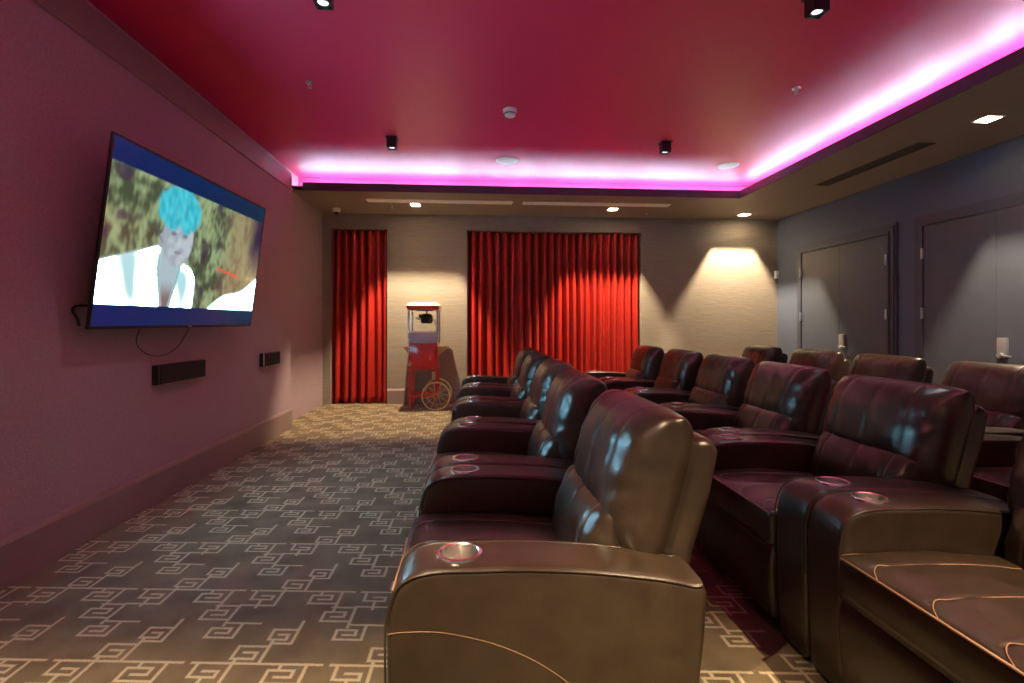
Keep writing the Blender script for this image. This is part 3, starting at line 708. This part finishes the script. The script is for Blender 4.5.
def make_recliner():
    t = thing('recliner', 'x', 'recliner', (0,0,0), 'dark brown leather theatre recliners')
    for s in (-1, 1): build_arm(t, s*.3675)
    # seat cushion
    ys, ins = rounded_sections(.2795, .022, 4, 16)
    prof = interp_profile([(-.180,.372),(-.185,.42),(-.182,.460)], 4)+interp_profile([(-.175,.468),(-.12,.478),(0,.480),(.16,.474),(.34,.452),(.42,.44)], 5)+[(.42,.34),(.1,.335),(-.18,.345)]
    def cr(x, y, z):
        if z < .42: return 0
        g = sum(math.exp(-((y-s)/.006)**2) for s in SEAMS) if x > -.15 else 0
        return .010*(1-(y/.28)**2)*min(1, max(0, (x+.2)/.1)) - .005*g + .004*noise.noise(Vector((x*10, y*10, 2)))*min(1, max(0,(x+.19)/.05))
    ys2 = sorted(set(ys+[s+k*.006 for s in SEAMS for k in (-2,-1,0,1,2)])); ins2 = []
    for y in ys2:
        r = .022; e = .2795-abs(y); ins2.append(r-math.sqrt(max(0, r*r-(r-e)**2)) if e < r else 0)
    seat = link('seat', loft(bmesh.new(), prof, ys2, ins2, cr), 'leather', t, smooth='all')
    bm = bmesh.new(); tube(bm, [(-.181, -.262, .467), (-.181, .262, .467)], .0035, 6); link('piping', bm, 'thread', seat, smooth='all')
    for s in SEAMS:
        bm = bmesh.new(); sy = s
        pts = [(-.178, sy-.05, .469), (-.16, sy-.018, .4765), (-.135, sy, .484)]+[(x, sy, z+.0085*(1-(sy/.28)**2)-.0035) for x, z in prof if x > -.11 and z > .43 and x < .33]
        tube(bm, smoothpath(pts, 3), .0017, 5)
        link('seam', bm, 'thread', seat, smooth='all')['label'] = 'pale stitched seam running front to back'
    # front panel of the footrest
    ys, ins = rounded_sections(.2795, .02, 4, 4)
    prof = interp_profile([(-.165,.07),(-.178,.16),(-.184,.27),(-.178,.325),(-.155,.345)], 5)+[(-.10,.345),(-.10,.07)]
    link('footrest', loft(bmesh.new(), prof, ys, ins), 'leather', t, smooth=50)
    link('base', B(-.10, .54, -.279, .279, .02, .335), 'base', t)
    pillow('lumbar_cushion', t, .555, .30, .185, (.437, 0, .520), math.radians(15), 4.0, pw=7)
    pillow('headrest_cushion', t, .635, .42, .215, (.539, 0, .726), math.radians(15.5), 1.0)
    ys, ins = rounded_sections(.280, .03, 5, 4)
    prof = [(.50,.34),(.46,.345),(.51,.50),(.56,.66),(.59,.78)]+interp_profile([(.615,.835),(.65,.858),(.69,.853),(.712,.82)], 4)+[(.69,.71),(.640,.55),(.605,.35),(.585,.06),(.545,.06)]
    link('back_shell', loft(bmesh.new(), prof, ys, ins), 'leather', t, smooth=50)
    for sx, sy in ((0,-.33),(0,.33),(.5,-.33),(.5,.33)):
        bm = bmesh.new(); lathe(bm, [(0,0),(.022,0),(.025,.031),(0,.031)], 14, (sx-.05, sy, 0)); link('foot', bm, 'base', t, smooth=40)
    return t
chair0 = make_recliner()
rows = [
 ('front', [(-.036,1.638),(-.036,2.546),(.0,3.47),(.0,4.41),(.02,5.35)],
  ['nearest recliner of the front row, its whole side facing the viewer', 'second recliner of the front row counted from the viewer', 'middle recliner of the front row', 'fourth recliner of the front row counted from the viewer', 'last recliner of the front row, closest to the red curtains']),
 ('middle', [(1.284,1.208),(1.284,2.118),(1.375,3.03),(1.45,3.945),(1.475,4.86),(1.465,5.82)],
  ['recliner at the bottom right with only its empty brown seat and one armrest in view', 'large recliner of the middle row, directly right of the nearest chair', 'third recliner of the middle row counted from the viewer', 'fourth recliner from the viewer in the middle row, just above the nearest headrest', 'fifth recliner from the viewer in the middle row', 'last recliner of the middle row, pale lit against the red curtain']),
 ('back', [(2.50,2.055),(2.70,2.965),(2.75,3.885),(2.79,4.80),(2.79,5.75)],
  ['back row recliner at the right edge with only its seat and far armrest in view', 'back row recliner with pale lit headrest under the right door lock', 'back row recliner with pale lit headrest between the two double doors', 'back row recliner in front of the left double doors', 'last recliner of the back row, in front of the beige lit corner']),
]
first = True
for rn, pos, labs in rows:
    for (x, y), lb in zip(pos, labs):
        if first: c = chair0; first = False
        else: c = copy_tree(chair0)
        c.location = (x, y, 0); c['label'] = lb; c['group'] = 'leather recliners in the %s row' % rn
# the nearest chair of the middle row has its headrest wound forward
for o in C.objects:
    if o.get('label', '').startswith('recliner at the bottom right'):
        for ch in o.children:
            if ch.name.startswith('headrest_cushion'): ch.location = (-.035, 0, .0)
